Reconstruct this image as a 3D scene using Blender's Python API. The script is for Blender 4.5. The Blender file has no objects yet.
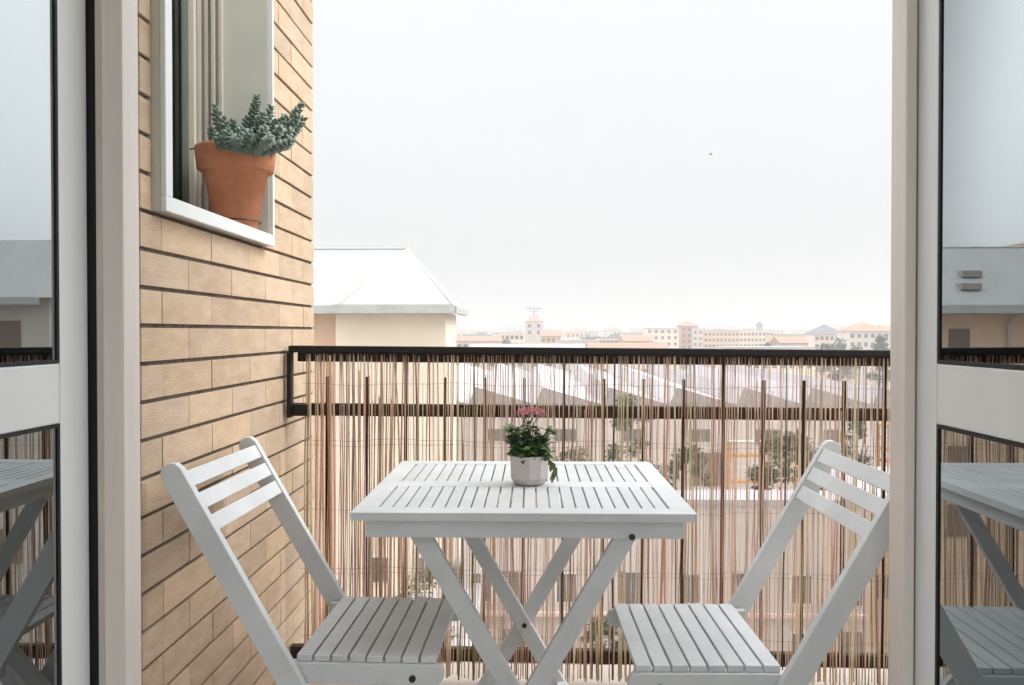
import bpy, bmesh, math, random
from mathutils import Vector, Matrix
random.seed(7)
R = math.radians
S = bpy.context.scene
COL = S.collection
F = 822.0; HX = 531.0; HY = 332.0; EYE = 1.10
# ------------------------------------------------------------------ camera
cd = bpy.data.cameras.new('camera'); cam = bpy.data.objects.new('camera', cd); COL.objects.link(cam)
cd.sensor_width = 36.0; cd.lens = F/1024*36.0; cd.clip_start = 0.05; cd.clip_end = 20000
cam.location = (0, 0, EYE)
cam.rotation_euler = (R(90)-math.atan(10.5/F), 0, math.atan(19.0/F))
S.camera = cam
# ------------------------------------------------------------------ light
SUN_EL, SUN_AZ = 40.0, 100.0      # azimuth from +Y towards +X
w = bpy.data.worlds.new('World'); S.world = w; w.use_nodes = True
nt = w.node_tree; N = nt.nodes; L = nt.links
bg = N['Background']; bg.inputs[1].default_value = 0.10
sky = N.new('ShaderNodeTexSky'); sky.sky_type = 'NISHITA'; sky.sun_disc = False
sky.sun_elevation = R(SUN_EL); sky.sun_rotation = R(SUN_AZ); sky.dust_density = 4.0; sky.air_density = 1.0
tc = N.new('ShaderNodeTexCoord'); mp = N.new('ShaderNodeMapping'); mp.inputs['Scale'].default_value = (1, 1, 3.0)
nz = N.new('ShaderNodeTexNoise'); nz.inputs['Scale'].default_value = 1.6; nz.inputs['Detail'].default_value = 4; nz.inputs['Roughness'].default_value = .5
cr = N.new('ShaderNodeValToRGB')
cr.color_ramp.elements[0].position = .3; cr.color_ramp.elements[0].color = (7.45, 7.6, 7.8, 1)
cr.color_ramp.elements[1].position = .7; cr.color_ramp.elements[1].color = (7.85, 7.95, 8.05, 1)
sx = N.new('ShaderNodeSeparateXYZ')
hr = N.new('ShaderNodeValToRGB')      # thick pale cloud deck: a bit duller towards the horizon
hr.color_ramp.elements[0].position = 0.0; hr.color_ramp.elements[0].color = (.53, .525, .522, 1)
hr.color_ramp.elements[1].position = .38; hr.color_ramp.elements[1].color = (.66, .66, .66, 1)
e_ = hr.color_ramp.elements.new(.95); e_.color = (1.9, 1.9, 1.9, 1)      # an overcast sky is about three times as bright overhead
mu = N.new('ShaderNodeMix'); mu.data_type = 'RGBA'; mu.blend_type = 'MULTIPLY'; mu.inputs['Factor'].default_value = 1
mx = N.new('ShaderNodeMix'); mx.data_type = 'RGBA'; mx.inputs['Factor'].default_value = .97
L.new(tc.outputs['Generated'], mp.inputs[0]); L.new(mp.outputs[0], nz.inputs['Vector']); L.new(nz.outputs['Fac'], cr.inputs[0])
L.new(tc.outputs['Generated'], sx.inputs[0]); L.new(sx.outputs['Z'], hr.inputs[0])
L.new(cr.outputs[0], mu.inputs['A']); L.new(hr.outputs[0], mu.inputs['B'])
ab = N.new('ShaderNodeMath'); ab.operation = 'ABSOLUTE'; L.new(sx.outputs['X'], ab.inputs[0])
sr = N.new('ShaderNodeValToRGB')      # bright bands added at both sides, out of view, to lift door-glass reflections
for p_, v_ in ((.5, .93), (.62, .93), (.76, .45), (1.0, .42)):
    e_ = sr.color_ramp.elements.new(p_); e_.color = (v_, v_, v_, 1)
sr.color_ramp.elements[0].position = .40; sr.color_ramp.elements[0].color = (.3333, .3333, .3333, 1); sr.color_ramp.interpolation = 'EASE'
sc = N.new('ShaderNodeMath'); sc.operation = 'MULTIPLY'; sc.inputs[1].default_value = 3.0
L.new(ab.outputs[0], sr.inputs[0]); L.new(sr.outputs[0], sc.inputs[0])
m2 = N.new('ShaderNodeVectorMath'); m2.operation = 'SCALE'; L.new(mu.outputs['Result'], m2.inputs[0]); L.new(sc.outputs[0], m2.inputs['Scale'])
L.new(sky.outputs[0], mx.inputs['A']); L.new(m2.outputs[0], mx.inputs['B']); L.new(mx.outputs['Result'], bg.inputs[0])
sd = bpy.data.lights.new('sun', 'SUN'); sd.energy = 1.2; sd.angle = R(30); sd.color = (1, .95, .88)
sun = bpy.data.objects.new('sun', sd); COL.objects.link(sun)
sv = Vector((math.sin(R(SUN_AZ))*math.cos(R(SUN_EL)), math.cos(R(SUN_AZ))*math.cos(R(SUN_EL)), math.sin(R(SUN_EL))))
sun.rotation_euler = sv.to_track_quat('Z', 'Y').to_euler()
S.view_settings.view_transform = 'Standard'; S.view_settings.look = 'None'
S.view_settings.exposure = 0.94; S.view_settings.gamma = 1
S.render.engine = 'CYCLES'
S.cycles.max_bounces = 8; S.cycles.transparent_max_bounces = 16; S.cycles.volume_bounces = 1

# ------------------------------------------------------------------ materials
def mat(name, c1, c2=None, rough=.6, scale=8, bump=0, stretch=(1, 1, 1), spec=.5, attr=False, transl=0, metal=0, detail=4, fine=0):
    m = bpy.data.materials.new(name); m.use_nodes = True
    t = m.node_tree; n = t.nodes; l = t.links
    b = n['Principled BSDF']; b.inputs['Roughness'].default_value = rough; b.inputs['Metallic'].default_value = metal
    b.inputs['Specular IOR Level'].default_value = spec
    c2 = c2 or tuple(x*.85 for x in c1)
    co = n.new('ShaderNodeTexCoord'); ma = n.new('ShaderNodeMapping'); ma.inputs['Scale'].default_value = stretch
    no = n.new('ShaderNodeTexNoise'); no.inputs['Scale'].default_value = scale; no.inputs['Detail'].default_value = detail
    no.inputs['Roughness'].default_value = .6
    l.new(co.outputs['Object'], ma.inputs[0]); l.new(ma.outputs[0], no.inputs['Vector'])
    r = n.new('ShaderNodeValToRGB'); r.color_ramp.elements[0].position = .35; r.color_ramp.elements[1].position = .65
    r.color_ramp.elements[0].color = (*c2, 1); r.color_ramp.elements[1].color = (*c1, 1)
    l.new(no.outputs['Fac'], r.inputs[0]); out = r.outputs[0]
    if attr:
        a = n.new('ShaderNodeAttribute'); a.attribute_name = 'Col'
        x = n.new('ShaderNodeMix'); x.data_type = 'RGBA'; x.blend_type = 'MULTIPLY'; x.inputs['Factor'].default_value = 1
        l.new(out, x.inputs['A']); l.new(a.outputs['Color'], x.inputs['B']); out = x.outputs['Result']
    l.new(out, b.inputs['Base Color'])
    if bump:
        bn = n.new('ShaderNodeBump'); bn.inputs['Strength'].default_value = bump; bn.inputs['Distance'].default_value = .004
        n2 = n.new('ShaderNodeTexNoise'); n2.inputs['Scale'].default_value = scale*(fine or 4); n2.inputs['Detail'].default_value = 6
        l.new(ma.outputs[0], n2.inputs['Vector']); l.new(n2.outputs['Fac'], bn.inputs['Height']); l.new(bn.outputs[0], b.inputs['Normal'])
    if transl:
        tr = n.new('ShaderNodeBsdfTranslucent'); ms = n.new('ShaderNodeMixShader'); ms.inputs[0].default_value = transl
        l.new(out, tr.inputs['Color']); l.new(b.outputs[0], ms.inputs[1]); l.new(tr.outputs[0], ms.inputs[2])
        l.new(ms.outputs[0], n['Material Output'].inputs['Surface'])
    return m

def glass_mat(name, tint=(.11, .19, .195), ior=1.9, base=.23):
    m = bpy.data.materials.new(name); m.use_nodes = True
    t = m.node_tree; n = t.nodes; l = t.links; n.remove(n['Principled BSDF'])
    fr = n.new('ShaderNodeFresnel'); fr.inputs[0].default_value = ior
    tr = n.new('ShaderNodeBsdfTransparent'); tr.inputs[0].default_value = (*tint, 1)
    gl = n.new('ShaderNodeBsdfGlossy'); gl.inputs['Roughness'].default_value = 0.0; gl.inputs['Color'].default_value = (.90, .98, 1, 1)
    ms = n.new('ShaderNodeMixShader')
    ad = n.new('ShaderNodeMath'); ad.operation = 'MULTIPLY_ADD'; ad.inputs[1].default_value = 1-base; ad.inputs[2].default_value = base
    l.new(fr.outputs[0], ad.inputs[0]); l.new(ad.outputs[0], ms.inputs[0]); l.new(tr.outputs[0], ms.inputs[1]); l.new(gl.outputs[0], ms.inputs[2])
    l.new(ms.outputs[0], n['Material Output'].inputs['Surface'])
    return m

M = dict(
    wood=mat('white_painted_wood', (.60, .62, .635), (.52, .54, .55), .5, 7, .35, (1, 1, 1), .35, attr=True, detail=9, fine=7),
    pvc=mat('white_frame', (.64, .59, .55), (.59, .545, .51), .35, 3, 0, (6, 6, .3), .5),
    leafpvc=mat('leaf_frame', (.68, .70, .71), (.64, .66, .67), .35, 3, 0, (3, 3, .3), .5),
    gasket=mat('black_gasket', (.008, .009, .011), None, .7),
    brick=mat('facing_brick', (1, 1, 1), (.85, .83, .80), .9, 11, .45, (1, 1, 3), .2, attr=True, fine=9, detail=8),
    mortar=mat('dark_mortar', (.17, .125, .095), (.09, .07, .055), .95, 40, .5),
    iron=mat('black_iron', (.008, .0075, .008), (.014, .011, .009), .55, 30, .1, spec=.25),
    bronze=mat('rusty_brown_iron', (.075, .042, .026), (.028, .018, .013), .7, 40, .2, spec=.25),
    reed=mat('dry_reed', (1, 1, 1), (.86, .82, .78), .6, 6, .2, (4, 4, 1), .3, attr=True, transl=.6),
    wire=mat('thin_wire', (.12, .1, .09), None, .5),
    steel=mat('dark_bolt', (.03, .028, .027), None, .35, metal=.6),
    terra=mat('terracotta', (.54, .235, .14), (.42, .165, .085), .85, 13, .35, (1, 1, 1), .25),
    soil=mat('dark_soil', (.03, .02, .014), (.015, .01, .007), .95, 60, .6),
    sedum=mat('sedum_leaf', (.27, .34, .28), (.17, .23, .19), .55, 22, 0, (1, 1, 1), .35, transl=.12),
    cleaf=mat('dark_green_leaf', (.085, .155, .05), (.04, .085, .028), .45, 25, 0, transl=.15),
    cleaf2=mat('young_green_leaf', (.14, .20, .05), (.08, .14, .03), .45, 25, 0, transl=.2),
    petal=mat('dusty_pink_petal', (.60, .28, .30), (.42, .15, .18), .6, 40, 0, transl=.2),
    cpot=mat('pale_ceramic', (.52, .48, .46), (.49, .45, .43), .4, 6),
    curtain=mat('linen_curtain', (.68, .63, .56), (.62, .57, .50), .9, 30, .1, (4, 4, 1)),
    alu=mat('window_aluminium', (.58, .53, .47), None, .45, 3),
    winwhite=mat('window_white', (.66, .68, .68), (.62, .64, .64), .4, 3),
    plaster=mat('beige_reveal_plaster', (.56, .55, .49), (.52, .51, .455), .85, 5, .1),
    darkroom=mat('room_shade_tone', (.035, .03, .027), None, .9),
    room=mat('room_paint', (.78, .77, .75), (.76, .75, .73), .8, 2),
    roomfloor=mat('room_floor_tile', (.55, .50, .45), (.50, .46, .41), .4, 2),
    tile=mat('balcony_tile', (.50, .43, .37), (.45, .38, .32), .6, 4),
    concrete=mat('pale_concrete', (.36, .31, .28), (.29, .25, .225), .9, .15, 0),
    ground=mat('ground_dirt', (.34, .31, .27), (.20, .21, .15), .95, .02, 0, detail=8),
    asphalt=mat('asphalt_grey', (.10, .10, .10), (.07, .07, .07), .9, .3),
    roadpaint=mat('road_paint', (.7, .7, .68), None, .7),
    cream=mat('cream_render', (.72, .62, .50), (.66, .56, .45), .9, .4),
    peach=mat('peach_render', (.68, .47, .33), (.62, .42, .30), .9, .4),
    palepink=mat('pale_pink_render', (.66, .52, .47), (.60, .47, .42), .9, .4),
    whitewall=mat('off_white_render', (.56, .49, .45), (.50, .43, .39), .9, .4),
    ochre=mat('ochre_render', (.58, .42, .25), (.52, .38, .22), .9, .4),
    brickred=mat('terracotta_render', (.46, .28, .21), (.41, .25, .19), .9, .4),
    greenwall=mat('green_grey_render', (.36, .42, .36), (.32, .38, .32), .9, .4),
    roofpale=mat('pale_sheet_roof', (.37, .365, .36), (.33, .327, .323), .7, .5, 0, (3, .2, 1)),
    roofwhite=mat('white_sheet_roof', (.48, .46, .48), (.42, .40, .42), .6, .3),
    rooflav=mat('weathered_white_roof', (.40, .375, .39), (.33, .31, .325), .8, .2),
    rooftile=mat('clay_tile_roof', (.38, .225, .165), (.31, .18, .13), .9, 1.2),
    roofgrey=mat('slate_grey_roof', (.17, .17, .19), (.14, .14, .155), .85, .8),
    gutter=mat('green_grey_gutter', (.42, .43, .41), None, .5, 1),
    shutter=mat('brown_shutter', (.20, .13, .10), (.17, .11, .085), .7, 3),
    winglass=mat('distant_window_dark', (.16, .135, .12), (.12, .10, .09), .25, 2),
    orange=mat('orange_paint', (.62, .30, .08), (.52, .24, .06), .5, 2),
    redp=mat('red_paint', (.55, .10, .05), None, .5, 2),
    bluep=mat('blue_paint', (.06, .20, .45), None, .5, 2),
    shedgrey=mat('grey_gable_sheet', (.30, .27, .265), (.25, .225, .22), .8, .5),
    bark=mat('grey_bark', (.10, .075, .055), (.06, .045, .035), .9, 8),
    leafA=mat('tree_foliage_olive', (.11, .12, .05), (.06, .075, .028), .7, .6, transl=.2),
    leafB=mat('tree_foliage_dark', (.06, .085, .035), (.035, .055, .025), .7, .6, transl=.2),
    hill=mat('hill_green', (.10, .13, .09), (.15, .16, .12), .95, .004),
    glass=glass_mat('door_glass'),
    glassw=glass_mat('window_glass', (.85, .87, .85), 1.45, 0),
    bird=mat('bird_black', (.02, .02, .02), None, .8),
)

# ------------------------------------------------------------------ mesh helpers
class MB:
    def __init__(s): s.v = []; s.f = []; s.c = []
    def add(s, vs, fs, col=None):
        o = len(s.v); s.v += [tuple(v) for v in vs]
        for f in fs: s.f.append(tuple(i+o for i in f)); s.c.append(col)
    def box(s, x0, x1, y0, y1, z0, z1, col=None):
        s.add([(x0,y0,z0),(x1,y0,z0),(x1,y1,z0),(x0,y1,z0),(x0,y0,z1),(x1,y0,z1),(x1,y1,z1),(x0,y1,z1)],
              [(0,3,2,1),(4,5,6,7),(0,1,5,4),(1,2,6,5),(2,3,7,6),(3,0,4,7)], col)
    def prism_xz(s, pts, y0, y1, col=None):       # outline in XZ, extruded along Y
        n = len(pts); a = sum(pts[i][0]*pts[(i+1)%n][1]-pts[(i+1)%n][0]*pts[i][1] for i in range(n))
        if a < 0: pts = pts[::-1]
        s.add([(x, y0, z) for x, z in pts]+[(x, y1, z) for x, z in pts],
              [tuple(range(n)), tuple(range(2*n-1, n-1, -1))]+[(i, i+n, (i+1)%n+n, (i+1)%n) for i in range(n)], col)
    def obox(s, p0, p1, w, up, t, col=None):      # bar from p0 to p1, width w along up, thickness t across
        p0 = Vector(p0); p1 = Vector(p1); d = (p1-p0).normalized(); up = Vector(up); up = (up-d*up.dot(d)).normalized(); sd = d.cross(up)
        vs = []
        for p in (p0, p1):
            for a, b in ((-1,-1),(1,-1),(1,1),(-1,1)): vs.append(p+sd*(a*t/2)+up*(b*w/2))
        s.add(vs, [(0,1,2,3),(7,6,5,4),(0,4,5,1),(1,5,6,2),(2,6,7,3),(3,7,4,0)], col)
    def tube(s, pts, rad, n=6, col=None, cap=True):
        pts = [Vector(p) for p in pts]; rad = rad if isinstance(rad, (list, tuple)) else [rad]*len(pts)
        vs = []
        for i, p in enumerate(pts):
            d = (pts[min(i+1, len(pts)-1)]-pts[max(i-1, 0)]).normalized()
            a = d.cross(Vector((0, 0, 1)) if abs(d.z) < .9 else Vector((1, 0, 0))).normalized(); b = d.cross(a)
            for k in range(n):
                t = 2*math.pi*k/n; vs.append(p+(a*math.cos(t)+b*math.sin(t))*rad[i])
        fs = [(i*n+k, i*n+(k+1)%n, (i+1)*n+(k+1)%n, (i+1)*n+k) for i in range(len(pts)-1) for k in range(n)]
        if cap: fs += [tuple(range(n-1, -1, -1)), tuple((len(pts)-1)*n+k for k in range(n))]
        s.add(vs, fs, col)
    def lathe(s, prof, c, n=32, col=None):
        vs = [(c[0]+r*math.cos(2*math.pi*k/n), c[1]+r*math.sin(2*math.pi*k/n), c[2]+z) for r, z in prof for k in range(n)]
        fs = [(i*n+k, i*n+(k+1)%n, (i+1)*n+(k+1)%n, (i+1)*n+k) for i in range(len(prof)-1) for k in range(n)]
        s.add(vs, fs, col)
    def leaf(s, p, d, nrm, ln, wd, col=None, thick=0):
        p = Vector(p); d = Vector(d).normalized(); sd = d.cross(Vector(nrm)).normalized(); n = sd.cross(d)
        if thick:                                   # fleshy leaf: a squashed 6-gon bipyramid
            ring = [p, p+d*ln*.35+sd*wd/2, p+d*ln*.8+sd*wd*.38, p+d*ln, p+d*ln*.8-sd*wd*.38, p+d*ln*.35-sd*wd/2]
            c = p+d*ln*.6
            s.add(ring+[c+n*thick, c-n*thick], [(i, (i+1)%6, 6) for i in range(6)]+[((i+1)%6, i, 7) for i in range(6)], col)
        else:
            s.add([p, p+d*ln*.4+sd*wd/2+n*ln*.08, p+d*ln-n*ln*.1, p+d*ln*.4-sd*wd/2+n*ln*.08, p+d*ln*.45], [(0,1,4),(1,2,4),(2,3,4),(3,0,4)], col)
    def build(s, name, m, parent=None, bevel=0, smooth=False, label=None):
        me = bpy.data.meshes.new(name); me.from_pydata(s.v, [], s.f)
        if any(c is not None for c in s.c) or m in ('wood', 'brick', 'reed'):
            at = me.color_attributes.new('Col', 'FLOAT_COLOR', 'CORNER'); i = 0
            buf = []
            for f, c in zip(s.f, s.c): buf += list((c or (1, 1, 1))+(1,))*len(f)
            at.data.foreach_set('color', buf)
        if bevel:
            b = bmesh.new(); b.from_mesh(me)
            ed = [e for e in b.edges if len(e.link_faces) == 2 and e.calc_face_angle(0) > .6]
            bmesh.ops.bevel(b, geom=ed, offset=bevel, segments=2, affect='EDGES', profile=.6, clamp_overlap=True)
            b.to_mesh(me); b.free()
        me.materials.append(M[m] if isinstance(m, str) else m)
        if smooth:
            for p in me.polygons: p.use_smooth = True
        o = bpy.data.objects.new(name, me); COL.objects.link(o)
        if parent: o.parent = parent
        if label: o['label'] = label
        return o

def tag(o, label=None, cat=None, group=None, kind=None):
    if label: o['label'] = label
    if cat: o['category'] = cat
    if group: o['group'] = group
    if kind: o['kind'] = kind
    return o
def thing(name, label, cat, loc=(0, 0, 0), rz=0, group=None):
    o = bpy.data.objects.new(name, None); COL.objects.link(o); o.location = loc; o.rotation_euler = (0, 0, rz); o.empty_display_size = .1
    return tag(o, label, cat, group)
def copy_tree(o, parent=None):
    c = o.copy(); COL.objects.link(c); c.parent = parent
    for ch in [x for x in bpy.data.objects if x.parent == o]: copy_tree(ch, c)
    return c
def rnd(a, b): return random.uniform(a, b)

# ------------------------------------------------------------------ SETTING: ground
GZ = -18.0
m = MB(); m.add([(-4100, -280, GZ), (4100, -280, GZ), (4100, 4380, GZ), (-4100, 4380, GZ)], [(0, 1, 2, 3)])
tag(m.build('ground', 'ground'), kind='structure')
m = MB(); m.box(-60, 80, 26, 104, GZ-.5, GZ+.02); tag(m.build('yard', 'concrete'), kind='structure')
m = MB(); m.box(-60, 120, 66, 74, GZ-.4, GZ+.03); tag(m.build('road', 'asphalt'), kind='structure')
m = MB()
for i in range(40): m.box(-60+i*4.5, -58+i*4.5, 69.9, 70.1, GZ+.031, GZ+.036)
tag(m.build('road_markings', 'roadpaint'), kind='structure')
m = MB(); m.box(-60, 120, 65.4, 66, GZ-.4, GZ+.15); m.box(-60, 120, 74, 74.6, GZ-.4, GZ+.15)
tag(m.build('kerb', 'concrete'), kind='structure')
# far hills
def hill(name, x0, x1, y, pts_y, seed):
    rr = random.Random(seed); m = MB(); n = 60; vs = []
    ph = [rr.uniform(0, 6.28) for _ in range(4)]
    for j, (dy, k) in enumerate(((-500, 0), (-250, .6), (0, 1), (600, .9))):
        for i in range(n+1):
            t = i/n; px = x0+(x1-x0)*t; X = (px-HX)/F*y
            hh = pts_y*(.75+.25*math.sin(t*7+ph[0])+.12*math.sin(t*17+ph[1])+.05*math.sin(t*41+ph[2]))*math.sin(math.pi*min(1, max(0, t*1.0)))**.35
            vs.append((X, y+dy, GZ-1+(hh+18)*k))
    for j in range(3):
        for i in range(n): a = j*(n+1)+i; m.f.append((a, a+1, a+n+2, a+n+1)); m.c.append(None)
    m.v = vs
    tag(m.build(name, 'hill', smooth=True), kind='structure')
hill('hills', -300, 1300, 3600, 27, 3)
hill('hills', 380, 640, 1900, 13, 5)

# ------------------------------------------------------------------ SETTING: the room
m = MB(); m.box(-1.6, 1.7, -1.0, 1.60, -.12, 0.0); tag(m.build('floor', 'roomfloor'), kind='structure')  # room cut short, unseen back left open so sky light fills the camera side
m = MB(); m.box(-1.6, 1.7, -1.0, 1.43, 2.6, 2.7); tag(m.build('ceiling', 'room'), kind='structure')
m = MB(); m.box(-1.75, -1.603, -1.0, 1.43, -.1, 2.6); tag(m.build('wall_left', 'room'), kind='structure')
m = MB(); m.box(1.703, 1.85, -1.0, 1.43, -.1, 2.6); tag(m.build('wall_right', 'room'), kind='structure')
m = MB(); m.box(-1.6, -.80, 1.47, 1.60, 0.003, 2.597); m.box(.722, 4.2, 1.47, 1.60, 0.003, 2.597); m.box(-.797, .719, 1.47, 1.60, 2.26, 2.597)
tag(m.build('wall_front', 'room'), kind='structure')
m = MB(); m.box(-.765, 4.2, 1.604, 2.72, -.16, -.004); tag(m.build('balcony_floor', 'tile'), kind='structure')

# ------------------------------------------------------------------ brick wall with its window
XW = -.77
C0 = 1.1127-.0764*15; CH = .0764; BL = .267
wy0, wy1, wz0, wz1 = 1.655, 2.362, 1.348, 2.62      # hole taken by the window surround
bw = thing('brick_wall', 'beige brick side wall of the balcony with dark horizontal joints', 'wall', (0, 0, 0))
m = MB()
def brick(y0, y1, z0, z1, x0=XW-.11, x1=XW):
    k = rnd(.83, 1.0); h = rnd(-.025, .025)
    zz = (z0+z1)/2; warm = 0
    m.box(x0, x1, y0, y1, z0, z1, (min(1, (.59+h)*k), (.455+h*.5)*k, (.334-h*.1)*k))
WEND = 2.90
for r in range(38):
    z0 = C0+r*CH+.0045; z1 = z0+CH-.009
    off = 1.699 if r % 2 == 1 else 1.699+BL/2
    y = off-BL*2
    while y < WEND:
        a = max(y+.0013, 1.606); b = min(y+BL-.0013, WEND)
        y += BL
        if b-a < .012: continue
        x1 = XW+rnd(-.001, .001)
        if z1 > wz0 and z0 < wz1:
            if b > wy0 and a < wy1:
                if z0 < wz0-.02:
                    brick(a, b, z0, wz0-.001, x1=x1); continue
                if a < wy0-.01: brick(a, wy0-.001, z0, z1, x1=x1)
                if b > wy1+.01: brick(wy1+.001, b, z0, z1, x1=x1)
                continue
        brick(a, b, z0, z1, x1=x1)
m.build('bricks', 'brick', bw, bevel=.0012)
m = MB()
xa, xb = XW-.30, XW-.007
m.box(xa, xb, 1.604, WEND-.006, -.1, wz0-.004); m.box(xa, xb, 1.604, WEND-.006, wz1+.004, 2.85)
m.box(xa, xb, 1.604, wy0-.004, wz0-.004, wz1+.004); m.box(xa, xb, wy1+.004, WEND-.006, wz0-.004, wz1+.004)
m.build('mortar', 'mortar', bw)
# window: white surround projecting 3 cm, deep reveal, shutter guides, sash and pane
wf = MB(); XF = -.74; T = .032
wf.box(XF-.012, XF, wy0, wy1, 1.346, 1.346+T); wf.box(XF-.012, XF, wy0, wy1, 2.59, 2.62)
wf.box(XF-.012, XF, wy0, wy0+T, 1.346+T, 2.59); wf.box(XF-.012, XF, wy1-.014, wy1, 1.346+T, 2.59)
win = wf.build('window', 'winwhite', bw, bevel=.002)
m = MB(); m.box(XW-.20, XF-.0125, wy0+.001, wy0+.018, 1.347, 2.619); m.box(XW-.20, XF-.0125, wy1-.018, wy1-.001, 1.347, 2.619)
m.box(XW-.20, XF-.0125, wy0+.019, wy1-.019, 2.60, 2.619)
m.build('reveal', 'plaster', win)
m = MB(); m.box(XW-.20, XF-.0125, wy0+.019, wy1-.019, 1.347, 1.364); m.build('window_sill', 'alu', win, bevel=.001)
m = MB()
for k, xx in enumerate((-.945, -.925, -.905, -.885)):
    m.box(xx-.0055, xx+.0045, wy1-.034+.004*(k % 2), wy1-.0185, 1.366, 2.599)
m.build('shutter_guide', 'alu', win, bevel=.001)
m = MB()
m.box(-.985, -.952, wy1-.050, wy1-.019, 1.366, 2.599); m.box(-.985, -.952, wy0+.02, wy0+.08, 1.366, 2.599)
m.box(-.985, -.952, wy0+.081, wy1-.051, 1.366, 1.42); m.box(-.985, -.952, wy0+.081, wy1-.051, 2.53, 2.599)
m.build('sash', 'alu', win, bevel=.003)
m = MB(); m.box(-.972, -.968, wy0+.081, wy1-.051, 1.421, 2.529); m.build('pane', 'glassw', win)
m = MB()   # room behind the pane, its shade put into a near-black colour
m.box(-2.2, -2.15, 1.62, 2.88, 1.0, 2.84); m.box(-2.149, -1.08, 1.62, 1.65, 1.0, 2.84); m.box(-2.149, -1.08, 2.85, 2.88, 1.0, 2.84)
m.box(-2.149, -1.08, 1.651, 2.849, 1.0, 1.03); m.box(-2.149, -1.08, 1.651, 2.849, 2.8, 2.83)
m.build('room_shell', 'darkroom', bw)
# curtain hanging inside, its edge falling diagonally
m = MB(); nz_, ny = 24, 60; vs = []
for i in range(nz_+1):
    t = i/nz_; z = 2.6-1.2*t
    ya = 2.27; yb = 2.36+.16*t
    for j in range(ny+1):
        s_ = j/ny; vs.append((-1.02-.018*math.sin(s_*math.pi*9+1.5*t)-.006*math.sin(s_*23+t*4), ya+(yb-ya)*s_, z))
m.v = vs
for i in range(nz_):
    for j in range(ny): a = i*(ny+1)+j; m.f.append((a, a+1, a+ny+2, a+ny+1)); m.c.append(None)
o = m.build('curtain', 'curtain', None, smooth=True); tag(o, 'beige linen curtain drawn aside behind the brick wall window', 'curtain')
sm = o.modifiers.new('thick', 'SOLIDIFY'); sm.thickness = .003

# ------------------------------------------------------------------ door frame
df = thing('door_frame', 'pale grey fixed frame of the balcony door opening', 'door frame', (0, 1.44, 0))
def P(mb, name, mt, par, bevel=.003, **k):
    o = mb.build(name, mt, par, bevel=bevel, **k)
    return o
def shift(mb, dx, dy, dz): mb.v = [(x+dx, y+dy, z+dz) for x, y, z in mb.v]; return mb
m = MB(); m.box(-.7595, -.721, 1.44, 1.50, 0.002, 2.22); P(shift(m, 0, -1.44, 0), 'jamb', 'pvc', df)
m = MB(); m.box(.648, .667, 1.44, 1.50, 0.002, 2.22); P(shift(m, 0, -1.44, 0), 'jamb', 'pvc', df)
m = MB(); m.box(-.7595, .667, 1.44, 1.50, 2.221, 2.26); P(shift(m, 0, -1.44, 0), 'head', 'pvc', df)
m = MB(); m.box(-.774, -.760, 1.447, 1.50, 0.002, 2.22); P(shift(m, 0, -1.44, 0), 'frame_bead', 'alu', df, .002)
m = MB(); m.box(.6675, .72, 1.452, 1.50, 0.002, 2.22); P(shift(m, 0, -1.44, 0), 'frame_bead', 'alu', df, .002)
m = MB(); m.box(-.797, -.7743, 1.452, 1.50, 0.002, 2.22); P(shift(m, 0, -1.44, 0), 'gasket', 'gasket', df, 0)
m = MB(); m.box(-.718, .645, 1.45, 1.52, 0.001, .018); P(shift(m, 0, -1.44, 0), 'threshold', 'alu', df)

# ------------------------------------------------------------------ door leaves, both swung 90 degrees into the room
def leaf(sign, xp, label, hinge_y, st):
    d = thing('balcony_door', label, 'door', (xp, hinge_y, 0))
    # local: y from 0 (hinge) to -WD, the visible (outer) face at x=0, body away from the opening
    WD = .66; b0, b1 = (-.055, 0) if sign < 0 else (0, .055)
    m = MB()
    m.box(b0, b1, -st, 0, .03, 2.20); P(m, 'stile', 'leafpvc', d)
    m = MB(); m.box(b0, b1, -WD, -WD+.075, .03, 2.20); P(m, 'stile', 'leafpvc', d)
    m = MB(); m.box(b0+.001, b1-.001, -WD+.0752, -st-.0002, .03, .14); P(m, 'bottom_rail', 'leafpvc', d)
    m = MB(); m.box(b0+.001, b1-.001, -WD+.0752, -st-.0002, .948, 1.048); P(m, 'middle_rail', 'leafpvc', d)
    m = MB(); m.box(b0+.001, b1-.001, -WD+.0752, -st-.0002, 2.12, 2.20); P(m, 'top_rail', 'leafpvc', d)
    for z0, z1 in ((.1405, .9475), (1.0485, 2.1195)):
        ya, yb = -WD+.0755, -st-.0005
        xg = -.005 if sign < 0 else .005
        m = MB(); m.box(xg-.002, xg+.002, ya+.004, yb-.004, z0+.004, z1-.004); g = m.build('glass_pane', 'glass', d)
        m = MB()
        for (p, q, r_, t) in ((ya, ya+.006, z0, z1), (yb-.006, yb, z0, z1), (ya+.0061, yb-.0061, z0, z0+.006), (ya+.0061, yb-.0061, z1-.006, z1)):
            m.box(xg-.03 if sign < 0 else xg-.0045, xg-.0022, p, q, r_, t); m.box(xg+.0022, xg+.0045 if sign < 0 else xg+.03, p, q, r_, t)
        m.build('glazing_gasket', 'gasket', g)
    return d
leaf(-1, -.783, 'open glazed door leaf at the left edge of the doorway, beside the brick wall', 1.436, .087)
leaf(1, .669, 'open glazed door leaf at the right edge, mirroring the white table', 1.444, .072)

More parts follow.
